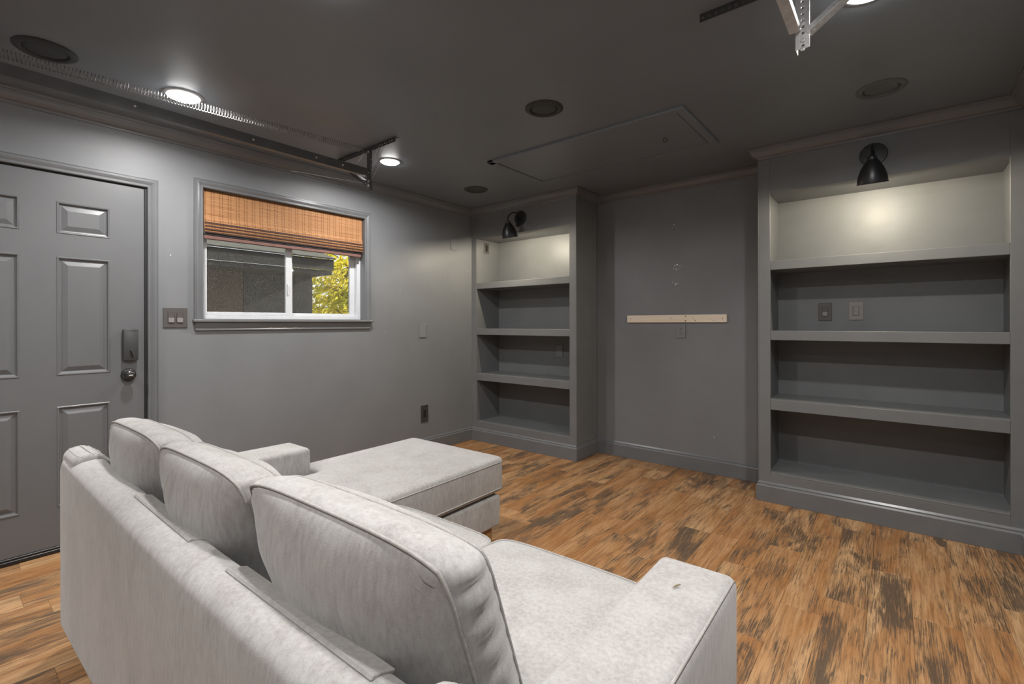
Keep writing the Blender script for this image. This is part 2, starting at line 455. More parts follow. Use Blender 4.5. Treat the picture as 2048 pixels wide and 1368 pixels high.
# slab front built as a grid with stepped panels pressed into it
ysl = [SY0, .078, .303, .441, .666, SY1]; zsl = [SZ0, .243, .785, .953, 1.598, 1.722, 1.896, SZ1]
def quad(bm, a, b_, c, d): bm.faces.new([bm.verts.new(p) for p in (a, b_, c, d)])
def rect_ring(bm, r0, x0, r1, x1):
    (a0, a1, c0, c1), (b0, b1, d0, d1) = r0, r1
    A = [(x0, a0, c0), (x0, a1, c0), (x0, a1, c1), (x0, a0, c1)]; B = [(x1, b0, d0), (x1, b1, d0), (x1, b1, d1), (x1, b0, d1)]
    for i in range(4): quad(bm, A[i], A[(i + 1) % 4], B[(i + 1) % 4], B[i])
FX = -.001
for i in range(5):
    for j in range(7):
        y0, y1, z0, z1 = ysl[i], ysl[i + 1], zsl[j], zsl[j + 1]
        if i in (1, 3) and j in (1, 3, 5): continue
        quad(bm, (FX, y0, z0), (FX, y1, z0), (FX, y1, z1), (FX, y0, z1))
rect_ring(bm, (SY0, SY1, SZ0, SZ1), FX, (SY0, SY1, SZ0, SZ1), FX - TH)
quad(bm, (FX - TH, SY0, SZ0), (FX - TH, SY0, SZ1), (FX - TH, SY1, SZ1), (FX - TH, SY1, SZ0))
bmesh.ops.remove_doubles(bm, verts=bm.verts, dist=1e-5)
door = finish('door_1', bm, M['door'], kind='structure')
for (y0, y1) in cols:
    for (z0, z1) in rows:
        bm = BM()
        def R(k): return (y0 + k, y1 - k, z0 + k, z1 - k)
        steps = [(0, FX), (.004, FX + .003), (.009, FX + .002), (.013, FX - .007), (.019, FX - .009), (.022, FX - .009), (.046, FX - .001), (.048, FX - .001)]
        for (k0, xa), (k1, xb) in zip(steps, steps[1:]): rect_ring(bm, R(k0), xa, R(k1), xb)
        a0, a1, c0, c1 = R(.048); quad(bm, (FX - .001, a0, c0), (FX - .001, a1, c0), (FX - .001, a1, c1), (FX - .001, a0, c1))
        bmesh.ops.remove_doubles(bm, verts=bm.verts, dist=1e-5); bmesh.ops.recalc_face_normals(bm, faces=bm.faces)
        finish('panel', bm, M['door'], door)
# jamb, stop, casing, sill
bm = BM()
run(bm, [(DY0 + .012, .036), (DY0 + .012, DZ1 - .012), (DY1 - .012, DZ1 - .012), (DY1 - .012, .036)], [(0, -.15), (0, -.002), (-.012, -.002), (-.012, -.15)], yzx, -1)
finish('trim_4', bm, M['dark'], kind='structure')
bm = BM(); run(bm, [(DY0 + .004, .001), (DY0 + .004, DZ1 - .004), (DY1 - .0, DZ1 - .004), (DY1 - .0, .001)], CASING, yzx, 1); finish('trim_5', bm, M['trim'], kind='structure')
bm = BM(); box(bm, -.15, .012, DY0 - .002, DY1 + .002, 0.001, .022, .003); box(bm, -.12, .006, SY0, SY1, .022, .034, .003)
finish('trim_6', bm, M['black_metal'], kind='structure')
# weather strip behind the slab
bm = BM(); box(bm, -.07, -.043, DY0 + .012, DY1 - .012, .036, DZ1 - .012); finish('door_core', bm, M['dark'], door)

bm = BM(); prism(bm, [(.721, 1.019), (.757, 1.0145), (.792, 1.019), (.792, 1.200), (.757, 1.206), (.721, 1.200)], 'x', .0005, .028, .004, 2)
lk = finish('deadbolt', bm, M['lock'], door, smooth=True); lk['label'] = 'dark rounded keyless deadbolt box above the knob'
bm = BM(); box(bm, .028, .0295, .735, .779, 1.192, 1.1935); finish('lock_seam', bm, M['slot'], lk)
bm = BM(); lathe(bm, [(0, .028), (.010, .028), (.010, .031), (0, .031)], (0, .762, 1.062), 'x', 20); prism(bm, [(.7515, 1.082), (.757, 1.084), (.7705, 1.041), (.765, 1.039)], 'x', .030, .046, .001); finish('thumb_turn', bm, M['lock'], lk)
bm = BM(); lathe(bm, [(.012, .011), (.012, .020), (.020, .026), (.0265, .034), (.028, .043), (.0255, .050), (.018, .0535), (0, .054)], (0, .750, .933), 'x', 32)
kn = finish('door_knob', bm, M['bronze'], door, smooth=True); kn['label'] = 'round dark bronze door knob'
bm = BM(); lathe(bm, [(0, .0005), (.037, .0005), (.037, .003), (.033, .009), (.020, .012), (0, .012)], (0, .750, .933), 'x', 32); finish('rosette', bm, M['bronze'], kn, smooth=True)
bm = BM(); box(bm, .0535, .060, .740, .760, .9305, .9355, .0015); finish('knob_button', bm, M['galv'], kn)

# ------------------------------------------------------------------ window
wz0, wz1 = 1.264, WZ1
VX0, VX1 = -.125, -.060
bm = BM()
for seg in ((WY0, WY0 + .026, wz0, wz1), (WY1 - .034, WY1, wz0, wz1), (WY0 + .026, WY1 - .034, wz0, wz0 + .026), (WY0 + .026, WY1 - .034, wz1 - .03, wz1)):
    box(bm, VX0, VX1, *seg, .002)
win = finish('window_1', bm, M['vinyl'], kind='structure')
def sash(y0, y1, z0, z1, xa, xb, wl, wr, wb, wt):
    bm = BM()
    box(bm, xa, xb, y0, y0 + wl, z0, z1, .002); box(bm, xa, xb, y1 - wr, y1, z0, z1, .002)
    box(bm, xa, xb, y0 + wl, y1 - wr, z0, z0 + wb, .002); box(bm, xa, xb, y0 + wl, y1 - wr, z1 - wt, z1, .002)
    s = finish('sash', bm, M['vinyl'], win)
    bm = BM(); xm = (xa + xb) / 2; box(bm, xm - .002, xm + .002, y0 + wl - .004, y1 - wr + .004, z0 + wb - .004, z1 - wt + .004)
    finish('pane', bm, M['glass'], s)
    return s
s1 = sash(WY0 + .027, 1.757, wz0 + .027, wz1 - .031, -.088, -.066, .018, .045, .022, .03)
s2 = sash(1.735, WY1 - .035, wz0 + .027, wz1 - .031, -.118, -.094, .04, .045, .022, .03)
bm = BM(); box(bm, -.066, -.056, 1.722, 1.730, 1.45, 1.53, .002); finish('sash_latch', bm, M['vinyl'], s1)
# reveal lining, stool, apron, casing
bm = BM()
run(bm, [(WY0, wz0), (WY0, WZ1), (WY1, WZ1), (WY1, wz0)], [(0, -.149), (0, -.0005), (.0015, -.0005), (.0015, -.149)], yzx, -1)
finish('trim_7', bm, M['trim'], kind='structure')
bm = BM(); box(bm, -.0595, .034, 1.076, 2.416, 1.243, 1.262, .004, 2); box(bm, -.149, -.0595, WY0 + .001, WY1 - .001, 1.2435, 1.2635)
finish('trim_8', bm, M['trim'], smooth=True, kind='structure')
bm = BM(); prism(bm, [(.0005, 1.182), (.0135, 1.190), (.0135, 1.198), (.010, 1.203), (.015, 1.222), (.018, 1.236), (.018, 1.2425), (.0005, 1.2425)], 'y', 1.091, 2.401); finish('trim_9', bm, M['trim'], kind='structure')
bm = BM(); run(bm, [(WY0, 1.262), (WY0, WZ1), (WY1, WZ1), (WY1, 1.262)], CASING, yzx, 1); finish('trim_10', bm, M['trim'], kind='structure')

# bamboo roman shade, half raised
bl = thing('bamboo_shade', 'woven orange bamboo roman shade half raised in the window', 'blind', (-.02, 1.75, 1.80))
Y0b, Y1b = 1.150, 2.341
bm = BM()
def sheet(bm, zlist, xfun, th=.003):
    ny = 24; rowsF = []
    for z in zlist:
        rowsF.append([bm.verts.new((xfun(z, Y0b + (Y1b - Y0b) * k / ny), Y0b + (Y1b - Y0b) * k / ny, z)) for k in range(ny + 1)])
    rowsB = [[bm.verts.new((v.co.x - th, v.co.y, v.co.z)) for v in r] for r in rowsF]
    for a in range(len(zlist) - 1):
        for k in range(ny):
            bm.faces.new((rowsF[a][k], rowsF[a][k + 1], rowsF[a + 1][k + 1], rowsF[a + 1][k]))
            bm.faces.new((rowsB[a][k], rowsB[a + 1][k], rowsB[a + 1][k + 1], rowsB[a][k + 1]))
    for k in range(ny):
        for r in (0, -1): bm.faces.new((rowsF[r][k], rowsB[r][k], rowsB[r][k + 1], rowsF[r][k + 1]))
    bmesh.ops.recalc_face_normals(bm, faces=bm.faces)
nz = 96
zl = [1.93 + (2.1185 - 1.93) * i / nz for i in range(nz + 1)]
sheet(bm, zl, lambda z, y: -.021 + .0009 * math.sin((z - 1.93) / .0062 * 2 * PI) + .0018 * noise.noise(Vector((0, y * 3, z * 5))))
finish('woven_panel', bm, M['blind'], bl, smooth='all')
# gathered folds, each lapping over the next
for i, (z0, z1, xo) in enumerate(((1.905, 1.942, .004), (1.882, 1.916, .009), (1.860, 1.892, .013), (1.840, 1.869, .016))):
    bm = BM(); n = 20
    zl = [z0 + (z1 - z0) * k / n for k in range(n + 1)]
    def xf(z, y, z0=z0, z1=z1, xo=xo):
        t = (z - z0) / (z1 - z0)
        return -.022 + xo * math.sin(PI * min(1, .25 + .75 * (1 - t)) * .5) + .006 * math.sin(PI * t) + .0006 * math.sin(z / .0062 * 2 * PI) + .001 * noise.noise(Vector((i, y * 4, 0)))
    sheet(bm, zl, xf); finish('fold', bm, M['blind'], bl, smooth='all')
    bm = BM(); box(bm, -.022, -.0112 + xo * 1.05, Y0b + .002, Y1b - .002, z0 - (.012 if i == 0 else .0075), z0 + .0005); finish('fold_shadow_strip', bm, M['fold_shadow_strip'], bl)  # dark strip standing in for the shadow under each fold
bm = BM(); box(bm, -.024, -.004, Y0b - .004, Y1b - .012, 1.816, 1.836, .003); finish('valance_tape', bm, M['blind_tape'], bl)
bm = BM(); box(bm, -.026, -.006, Y0b - .004, Y1b - .018, 1.792, 1.8155, .003); finish('bottom_rail', bm, M['blind_rail'], bl)
bm = BM(); tube(bm, [(-.005, Y0b + .001, 1.8335), (-.003, 1.6, 1.8315), (-.003, 1.95, 1.832), (-.005, 2.25, 1.8305)], .0012, 5); finish('lift_cord', bm, M['vinyl'], bl)
bm = BM(); box(bm, -.055, -.026, Y0b, Y1b, 2.092, 2.1195, .002); finish('head_rail', bm, M['pine'], bl)

# ------------------------------------------------------------------ wall plates
def plate_thing(name, label, cat, c, w, h, face, mat, dev=None, devmat=None, group=None, th=.006):
    """face: '+x' on the window wall, '-y' on a wall facing the camera"""
    t = thing(name, label, cat, c, 0, group)
    def bx(bm, a0, a1, z0, z1, d0, d1, bev=0):
        if face == '+x': box(bm, c[0] + d0, c[0] + d1, c[1] + a0, c[1] + a1, c[2] + z0, c[2] + z1, bev)
        else: box(bm, c[0] + a0, c[0] + a1, c[1] - d1, c[1] - d0, c[2] + z0, c[2] + z1, bev)
    bm = BM(); bx(bm, -w / 2, w / 2, -h / 2, h / 2, .0004, th, .0015); finish('cover_plate', bm, mat, t)
    if dev == 'rocker' or dev == 'double_rocker':
        for a in ((0,) if dev == 'rocker' else (-.023, .023)):
            bm = BM(); bx(bm, a - .0185, a + .0185, -.031, .031, th, th + .0012); fr = finish('switch_frame', bm, M['plate_dark'], t)
            bm = BM(); bx(bm, a - .0155, a + .0155, .0, .029, th + .0012, th + .0025, .0006); finish('paddle_upper', bm, mat, t)
            bm = BM(); bx(bm, a - .0155, a + .0155, -.029, -.0, th + .0012, th + .0065, .001); finish('paddle_lower', bm, devmat, t)
    elif dev == 'outlet':
        bm = BM(); bx(bm, -.0165, .0165, -.034, .034, th, th + .0015, .0006); fc = finish('receptacle', bm, devmat, t)
        bm = BM()
        for z in (-.019, .017):
            for a in (-.0065, .0065): bx(bm, a - .0014, a + .0014, z, z + .010, th + .0015, th + .0019)
            bx(bm, -.003, .003, z - .009, z - .004, th + .0015, th + .0019)
        finish('slots', bm, M['slot'], fc)
    else:
        for z in (-.042, .042):
            bm = BM(); bx(bm, -.003, .003, z - .003, z + .003, th, th + .0008); finish('plate_screw', bm, mat, t)
    return t
plate_thing('light_switch', 'brown double rocker switch plate between the door and the window', 'light switch', (0, .9845, 1.27), .129, .125, '+x', M['plate_brown'], 'double_rocker', M['switch_tan'])
plate_thing('blank_plate', 'grey painted blank wall plate high near the corner beside the narrow bookcase', 'wall plate', (0, 3.389, 2.036), .080, .120, '+x', M['plate_grey'], th=.010)
plate_thing('blank_plate', 'grey painted blank wall plate at mid height right of the window', 'wall plate', (0, 2.983, 1.163), .080, .128, '+x', M['plate_grey'], th=.008)
plate_thing('wall_outlet', 'dark brown outlet low on the window wall behind the chaise', 'outlet', (0, 3.004, .370), .088, .160, '+x', M['plate_dark'], 'outlet', M['slot'])
plate_thing('wall_outlet', 'grey painted outlet just under the pine board', 'outlet', (2.0915, YB, 1.162), .078, .117, '-y', M['plate_grey'], 'outlet', M['plate_grey'], th=.009)
plate_thing('light_switch', 'dark brown rocker switch, left of the two inside the wide bookcase', 'light switch', (3.122, 4.02, 1.307), .081, .125, '-y', M['plate_brown'], 'rocker', M['switch_tan'])
plate_thing('light_switch', 'paler taupe rocker switch, right of the two inside the wide bookcase', 'light switch', (3.300, 4.02, 1.311), .080, .124, '-y', M['plate_tan'], 'rocker', M['switch_tan'])
plate_thing('light_switch', 'grey painted switch plate on the back of the narrow bookcase, third opening down', 'light switch', (.880, 4.02, .951), .078, .118, '-y', M['plate_grey'], None, th=.009)
plate_thing('wall_outlet', 'dark outlet on the side of the top opening of the narrow bookcase', 'outlet', (.07, 3.813, 2.04), .085, .115, '+x', M['plate_brown'], 'outlet', M['slot'])

# ------------------------------------------------------------------ built-in bookcases
def bookcase(label, x0, x1, ox0, ox1, ix0, ix1, seg_front, seg_side, side_face):
    t = thing('built_in_bookcase', label, 'bookcase', ((x0 + x1) / 2, YF, 0))
    m = M['case']; d = .020
    e = .0008
    bm = BM(); box(bm, x0 + e, ox0, YF, YF + d, .0, 2.36, .0012); finish('stile', bm, m, t)
    bm = BM(); box(bm, ox1, x1 - e, YF, YF + d, .0, 2.36, .0012); finish('stile', bm, m, t)
    bm = BM(); box(bm, ox0, ox1, YF + .0004, YF + d, 2.122, CEIL - .001, .0012); finish('header', bm, m, t)
    bm = BM(); box(bm, ox0, ox1, YF + .0004, YF + d, 0, .190, .0012); finish('bottom_rail', bm, m, t)
    bm = BM(); box(bm, x0 + e, ix0, YF + d, YB - e, .001, CEIL - .001); finish('side_panel', bm, m, t)
    bm = BM(); box(bm, ix1, x1 - e, YF + d, YB - e, .001, CEIL - .001); finish('side_panel', bm, m, t)
    bm = BM(); box(bm, ix0, ix1, 4.02, YB - e, .001, CEIL - .001); finish('back_panel', bm, m, t)
    bm = BM(); box(bm, ix0, ix1, YF + d, 4.02, 2.122, 2.16); finish('top_panel', bm, m, t)
    for za, zb in ((1.594, 1.657), (1.112, 1.176), (.633, .705)):
        bm = BM(); box(bm, ox0 + .0004, ox1 - .0004, YF + .0008, YF + d, za, zb, .0018); box(bm, ix0 + .0004, ix1 - .0004, YF + d, 4.02, za, zb)
        finish('shelf', bm, m, t)
    bm = BM(); box(bm, ox0 + .0004, ox1 - .0004, YF + .0008, YF + d, .190, .202, .0018); box(bm, ix0 + .0004, ix1 - .0004, YF + d, 4.02, .150, .202)
    finish('shelf', bm, m, t)
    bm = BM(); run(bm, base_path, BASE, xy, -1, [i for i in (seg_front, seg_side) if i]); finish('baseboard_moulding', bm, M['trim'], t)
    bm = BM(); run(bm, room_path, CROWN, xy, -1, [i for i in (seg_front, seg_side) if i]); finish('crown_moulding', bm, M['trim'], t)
    # shaker frame on the exposed end
    s = side_face
    xs = (x1 - e, x1 + .006) if s > 0 else (x0 - .006, x0 + e)
    bm = BM()
    box(bm, *xs, YF, 3.742, .137, 2.359, .001); box(bm, *xs, 3.981, YB - .001, .137, 2.359, .001)
    box(bm, *xs, 3.742, 3.981, .137, .195, .001); box(bm, *xs, 3.742, 3.981, 2.24, 2.359, .001)
    finish('end_frame', bm, m, t)
    return t
bcL = bookcase('narrow dark built-in bookcase in the corner by the window wall', 0, 1.287, .071, 1.221, .071, 1.230, 1, 2, +1)
bcR = bookcase('wide dark built-in bookcase right of the bare recess', 2.771, XR, 2.841, 3.991, 2.828, 4.008, 5, 4, -1)
bm = BM(); prism(bm, [(2.8286, 1.6572), (2.8286, 1.672), (2.850, 1.6572)], 'y', 3.80, 3.803); finish('white_patch', bm, M['chip'], bcR)  # small white wedge on the upper shelf, at its left end

# ------------------------------------------------------------------ recess wall: pine board, paint chips
pb = thing('pine_board', 'bare pine board screwed to the recess wall above the outlet', 'board', (2.036, YB, 1.235))
bm = BM(); box(bm, 1.606, 2.462, YB - .019, YB - .0003, 1.236, 1.300, .0012); finish('board', bm, M['pine'], pb)
for x_, z_ in ((1.64, 1.270), (2.43, 1.268)):
    bm = BM(); lathe(bm, [(0, 0), (.0042, 0), (.0042, -.0006), (0, -.0008)], (x_, YB - .0191, z_), 'y', 12); finish('screw_head', bm, M['screw'], pb)
for x_, z_, r_ in ((2.008, 1.272, .004), (2.135, 1.286, .006), (2.135, 1.249, .007), (2.197, 1.272, .004), (2.215, 1.252, .005), (2.34, 1.262, .003), (2.36, 1.250, .003), (1.70, 1.262, .003)):
    bm = BM(); lathe(bm, [(0, 0), (r_, 0), (r_ * .9, -.0003), (0, -.0004)], (x_, YB - .01905, z_), 'y', 10); finish('knot', bm, M['knot'], pb)
chips = [(2.030, 2.075, .006), (2.052, 2.045, .004), (2.018, 2.055, .003), (2.07, 2.02, .003), (2.038, 1.722, .007), (2.060, 1.728, .011), (2.083, 1.715, .005), (2.028, 1.70, .005), (2.05, 1.69, .006),
         (2.072, 1.69, .004), (2.03, 1.655, .003), (2.078, 1.64, .003), (2.046, 1.565, .010), (2.066, 1.572, .006), (2.02, 1.58, .004), (2.69, 1.31, .004), (2.36, .30, .004)]
bm = BM()
for x_, z_, r_ in chips:
    k = random.randint(5, 8); ang = sorted(random.random() * 2 * PI for _ in range(k))
    t_ = bmesh.new(); vs = [t_.verts.new((x_ + r_ * random.uniform(.5, 1.2) * math.cos(a), YB - .0008, z_ + r_ * random.uniform(.5, 1.2) * math.sin(a))) for a in ang]
    f_ = t_.faces.new(vs); bmesh.ops.recalc_face_normals(t_, faces=t_.faces); merge(bm, t_)
finish('paint_chips', bm, M['chip'], wall_back, kind='stuff')
bm = BM()
for y_, z_, r_ in ((.96, 1.66, .005), (2.72, 1.53, .004), (3.28, 1.72, .003), (3.6, 1.78, .003), (2.55, 1.16, .003), (3.10, 1.42, .003)):
    t_ = bmesh.new(); vs = [t_.verts.new((.0008, y_ + r_ * random.uniform(.5, 1.2) * math.cos(a), z_ + r_ * random.uniform(.5, 1.2) * math.sin(a))) for a in (0, 1.1, 2.3, 3.6, 5.0)]
    t_.faces.new(vs); merge(bm, t_)
finish('paint_chips', bm, M['chip'], wall_left, kind='stuff')

# ------------------------------------------------------------------ ceiling hatch
ht = thing('attic_hatch', 'painted attic ladder hatch with trim frame and ring pull in the ceiling', 'hatch', (1.88, 2.967, CEIL))
bm = BM()
run(bm, [(1.157, 2.628), (2.604, 2.628), (2.604, 3.316), (1.157, 3.316), (1.157, 2.628)], [(0, CEIL - .0005), (0, CEIL - .012), (.004, CEIL - .016), (.048, CEIL - .016), (.050, CEIL - .014), (.050, CEIL - .0005)], xy, 1)
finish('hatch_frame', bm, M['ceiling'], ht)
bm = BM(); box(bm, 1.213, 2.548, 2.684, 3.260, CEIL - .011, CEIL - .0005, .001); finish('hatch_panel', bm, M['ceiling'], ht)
bm = BM(); tube(bm, [(2.361 + .013 * math.cos(a), 3.0, CEIL - .026 + .013 * math.sin(a)) for a in [2 * PI * k / 16 for k in range(16)]], .0022, 6, closed=True); finish('pull_ring', bm, M['black_metal'], ht, smooth='all')

# ------------------------------------------------------------------ recessed fixtures
def dark_can(x_, y_, label, mat, r=.107):
    t = thing('recessed_fixture', label, 'ceiling fixture', (x_, y_, CEIL), 0, 'unlit recessed ceiling fixtures')
    bm = BM(); z = CEIL
    lathe(bm, [(r, z - .0004), (r, z - .003), (r - .006, z - .0075), (r * .78, z - .010), (r * .74, z - .0085), (r * .70, z - .0015), (r * .70, z - .0004)], (x_, y_, 0), 'z', 48); finish('trim_ring', bm, mat, t, smooth=True)
    bm = BM(); lathe(bm, [(r * .72, z - .0002), (r * .72, z - .0012), (0, z - .0012)], (x_, y_, 0), 'z', 48); finish('backing', bm, M['slot'], t)
    bm = BM(); lathe(bm, [(r * .655, z - .0013), (r * .655, z - .003), (r * .6, z - .004), (r * .4, z - .0045), (0, z - .0047)], (x_, y_, 0), 'z', 48); finish('inner_disc', bm, mat, t, smooth=True)
dark_can(.621, .330, 'dark recessed ceiling fixture nearest the door, above the spring', M['can'])
dark_can(1.985, 2.184, 'black recessed ceiling fixture beside the attic hatch', M['can'])
dark_can(.580, 3.115, 'black recessed ceiling fixture in front of the narrow bookcase', M['can'])
dark_can(3.458, 3.098, 'grey painted recessed ceiling fixture in front of the wide bookcase', M['can_grey'])
def led(x_, y_, label, r=.094, spread=None):
    t = thing('recessed_light', label, 'ceiling light', (x_, y_, CEIL), 0, 'lit recessed ceiling lights')
    bm = BM(); z = CEIL
    lathe(bm, [(r, z - .0004), (r, z - .002), (r - .004, z - .004), (r * .80, z - .0055), (r * .78, z - .004), (r * .78, z - .0004)], (x_, y_, 0), 'z', 48); finish('trim_ring', bm, M['led_ring'], t, smooth=True)
    bm = BM(); lathe(bm, [(r * .77, z - .0004), (r * .77, z - .006), (r * .7, z - .011), (r * .45, z - .016), (0, z - .018)], (x_, y_, 0), 'z', 40); finish('lens', bm, M['led'], t, smooth='all')
    ld = bpy.data.lights.new('led_lamp', 'AREA'); ld.shape = 'DISK'; ld.size = r * .9; ld.energy = LED_W * (.6 if spread else 1); ld.spread = spread or LED_SPREAD; ld.color = LED_COL
    lo = bpy.data.objects.new('led_lamp', ld); COL.objects.link(lo); lo.parent = t; lo.location = (0, 0, -.022)
led(.597, .857, 'lit recessed light above the door side, partly behind the spring')
led(.596, 2.171, 'lit recessed light beside the left steel hanger', .085)
led(3.445, 2.145, 'lit recessed light at the top edge beside the right steel hanger')
# grid continues overhead; the unseen rear row is added to light the sofa back
led(3.445, .857, 'lit recessed light overhead, right side of the room'); led(1.985, .857, 'lit recessed light overhead, middle of the room'); led(1.985, -.46, 'added recessed light behind the camera for the sofa back, middle', .094, LED_SPREAD_REAR); led(.597, -.46, 'added recessed light behind the camera for the sofa back, door side', .094, LED_SPREAD_REAR); led(3.445, -.46, 'added recessed light behind the camera for the sofa back, right side', .094, LED_SPREAD_REAR)

# ------------------------------------------------------------------ sconces
def sconce(x_, label):
    t = thing('gooseneck_sconce', label, 'wall lamp', (x_, YF, 2.258))
    k = M['black_metal']; zc = 2.258
    bm = BM(); lathe(bm, [(0, -.0006), (.069, -.0006), (.070, -.006), (.067, -.010), (.020, -.013), (0, -.013)], (x_, YF, zc), 'y', 40); finish('wall_plate', bm, k, t, smooth=True)
    ys_ = YF - .200                      # lamp pivot; the shade tips its mouth toward the shelves
    tl = Matrix.Rotation(math.radians(13.5), 3, 'X')
    zp = zc - .056
    dn = tl @ Vector((0, 0, -1))
    def on_axis(k_): return (x_, ys_ + dn.y * k_, zp + dn.z * k_)
    bm = BM()
    pts = [(x_, YF - .012, zc - .012), (x_, YF - .045, zc - .014)]
    tube(bm, pts, .008, 12); lathe(bm, [(0, -.028), (.009, -.028), (.009, .020), (.005, .026), (0, .026)], (x_, YF - .048, zc - .012), 'z', 16)
    arc = [(x_, YF - .048, zc + .012), (x_, YF - .055, zc + .026), (x_, YF - .075, zc + .037), (x_, YF - .105, zc + .037), (x_, YF - .150, zc + .022), (x_, YF - .190, zc - .016), (x_, ys_, zp)]
    tube(bm, arc, .0055, 10); finish('arm', bm, k, t, smooth=True)
    bm = BM(); lathe(bm, [(0, -.075), (.022, -.075), (.019, -.068), (.008, -.050), (.005, -.030), (0, -.030)], (x_, YF - .048, zc - .012), 'z', 20); finish('small_bell', bm, k, t, smooth=True)  # small black bell shape below the arm joint
    bm = BM(); lathe(bm, [(0, .000), (.010, 0), (.020, -.006), (.0235, -.018), (.0235, -.027), (.020, -.028), (0, -.028)], on_axis(0), 'z', 24, tl); finish('shade_cap', bm, k, t, smooth=True)
    h = .135
    outer = []; inner = []
    for i in range(15):
        s = i / 14; r = .022 + .052 * math.sin(s * PI / 2) ** .82
        outer.append((r, -h * s)); inner.append((r - .002, -h * s))
    prof = outer + [(.0775, -h - .001), (.0775, -h - .004), (.0735, -h - .004)] + inner[::-1]
    bm = BM(); lathe(bm, prof, on_axis(.022), 'z', 48, tl); finish('lamp_shade', bm, k, t, smooth=True)
    bm = BM(); lathe(bm, [(0, 0), (.013, -.002), (.018, -.015), (.018, -.03), (.012, -.045), (0, -.052)], on_axis(.098), 'z', 20, tl); finish('bulb', bm, M['bulb'], t, smooth='all')
    ld = bpy.data.lights.new('sconce_lamp', 'POINT'); ld.energy = BULB_W; ld.color = BULB_COL; ld.shadow_soft_size = .012
    lo = bpy.data.objects.new('sconce_lamp', ld); COL.objects.link(lo); lo.parent = t; pl = on_axis(.160); lo.location = (0, pl[1] - YF, pl[2] - 2.258)
sconce(.664, 'black gooseneck wall lamp above the narrow corner bookcase')
sconce(3.408, 'black gooseneck wall lamp above the wide right bookcase')

# ------------------------------------------------------------------ overhead door hardware
def perforated(bm, o, u, v, length, width, pitch=.025, r=.0055, th=.0022):
    """strip from o along u (length), width along v, octagonal holes down the middle"""
    o, u, v = Vector(o), Vector(u).normalized(), Vector(v).normalized(); w = u.cross(v).normalized()
    n = max(1, int(round(length / pitch))); p = length / n
    for s in (0, 1):
        off = w * th * s
        for i in range(n):
            c = o + u * p * (i + .5) + v * width / 2 + off
            out = [c + u * a * p / 2 + v * b_ * width / 2 for a, b_ in ((1, 0), (1, 1), (0, 1), (-1, 1), (-1, 0), (-1, -1), (0, -1), (1, -1))]
            inn = [c + u * r * math.cos(k * PI / 4) + v * r * math.sin(k * PI / 4) for k in range(8)]
            O = [bm.verts.new(q) for q in out]; I = [bm.verts.new(q) for q in inn]
            for k in range(8):
                q = (O[k], O[(k + 1) % 8], I[(k + 1) % 8], I[k]); bm.faces.new(q if s else q[::-1])
            if s == 0:
                I2 = [bm.verts.new(q + w * th) for q in inn]
                for k in range(8): bm.faces.new((I[k], I[(k + 1) % 8], I2[(k + 1) % 8], I2[k]))
    for a, b_ in ((o, o + v * width),):
        quad(bm, a, b_, b_ + w * th, a + w * th); a2, b2 = a + u * length, b_ + u * length
        quad(bm, a2, a2 + w * th, b2 + w * th, b2); quad(bm, a, a + w * th, a2 + w * th, a2); quad(bm, b_, b2, b2 + w * th, b_ + w * th)

def angle_iron(bm, o, u, v1, v2, length, w=.032, **kw):
    perforated(bm, o, u, v1, length, w, **kw); perforated(bm, o, u, v2, length, w, **kw)

TY0, TY1, TZ0, TZ1 = -.95, 1.895, 2.232, 2.284
def track(x_, sgn, label, bolts, mat='track'):
    t = thing('door_track', label, 'track', (x_, TY1, TZ0))
    # C section: web facing the middle of the room, lips turned to the wall
    w = .0022; prof = [(0, 0), (0, .052), (-.022, .052), (-.026, .048), (-.026, .042), (-.024, .042), (-.023, .047), (-.021, .050), (-.002, .050), (-.002, .002), (-.030, .002), (-.034, .008), (-.036, .008), (-.032, 0)]
    bm = BM(); prism(bm, [(x_ + sgn * p, TZ0 + q) for p, q in prof], 'y', TY0, TY1); finish('rail', bm, M[mat], t)
    for y_ in bolts:
        bm = BM(); lathe(bm, [(0, 0), (.006, 0), (.005, .003), (0, .004)] if sgn > 0 else [(0, 0), (.006, 0), (.005, -.003), (0, -.004)], (x_, y_, TZ0 + .026), 'x', 10); finish('rivet', bm, M['galv'], t)
    return t
track(.735, +1, 'dark horizontal overhead door track along the window wall ceiling', (.62, 1.15, 1.52, 1.70))
track(3.232, -1, 'bright horizontal overhead door track at the top edge, right side', (.9, 1.5), 'galv')

def hanger(x_, sgn, label, mat, cm, ext, zb=2.147):
    t = thing('track_hanger', label, 'bracket', (x_, TY1 + .006, CEIL), 0, None)
    yv = TY1 + .004
    bm = BM(); angle_iron(bm, (x_ - .020, yv, zb), (0, 0, 1), (1, 0, 0), (0, 1, 0), CEIL - .004 - zb, w=.040, pitch=.021); finish('upright', bm, mat, t)
    x0, x1 = ext
    bm = BM(); angle_iron(bm, (x0, yv + .001, CEIL - .003), (1, 0, 0), (0, 1, 0), (0, 0, -1), x1 - x0, w=.030); finish('ceiling_angle', bm, cm, t)
    xe = x0 + .06 if sgn > 0 else x1 - .06
    a = Vector((xe, yv - .004, CEIL - .030)); b_ = Vector((x_ - sgn * (.012 if sgn > 0 else .026), yv - .004, 2.205)); d = b_ - a
    bm = BM(); angle_iron(bm, a, d, Vector((0, 1, 0)).cross(d), (0, -1, 0), d.length, w=.036); finish('diagonal_brace', bm, cm if sgn > 0 else mat, t)
    for z_ in (2.17, 2.20, 2.258, 2.40):
        bm = BM(); lathe(bm, [(0, 0), (.008, 0), (.008, -.005), (.004, -.006), (0, -.008)], (x_, yv - .0005, z_), 'y', 6); finish('bolt', bm, M['galv'], t)
    return t
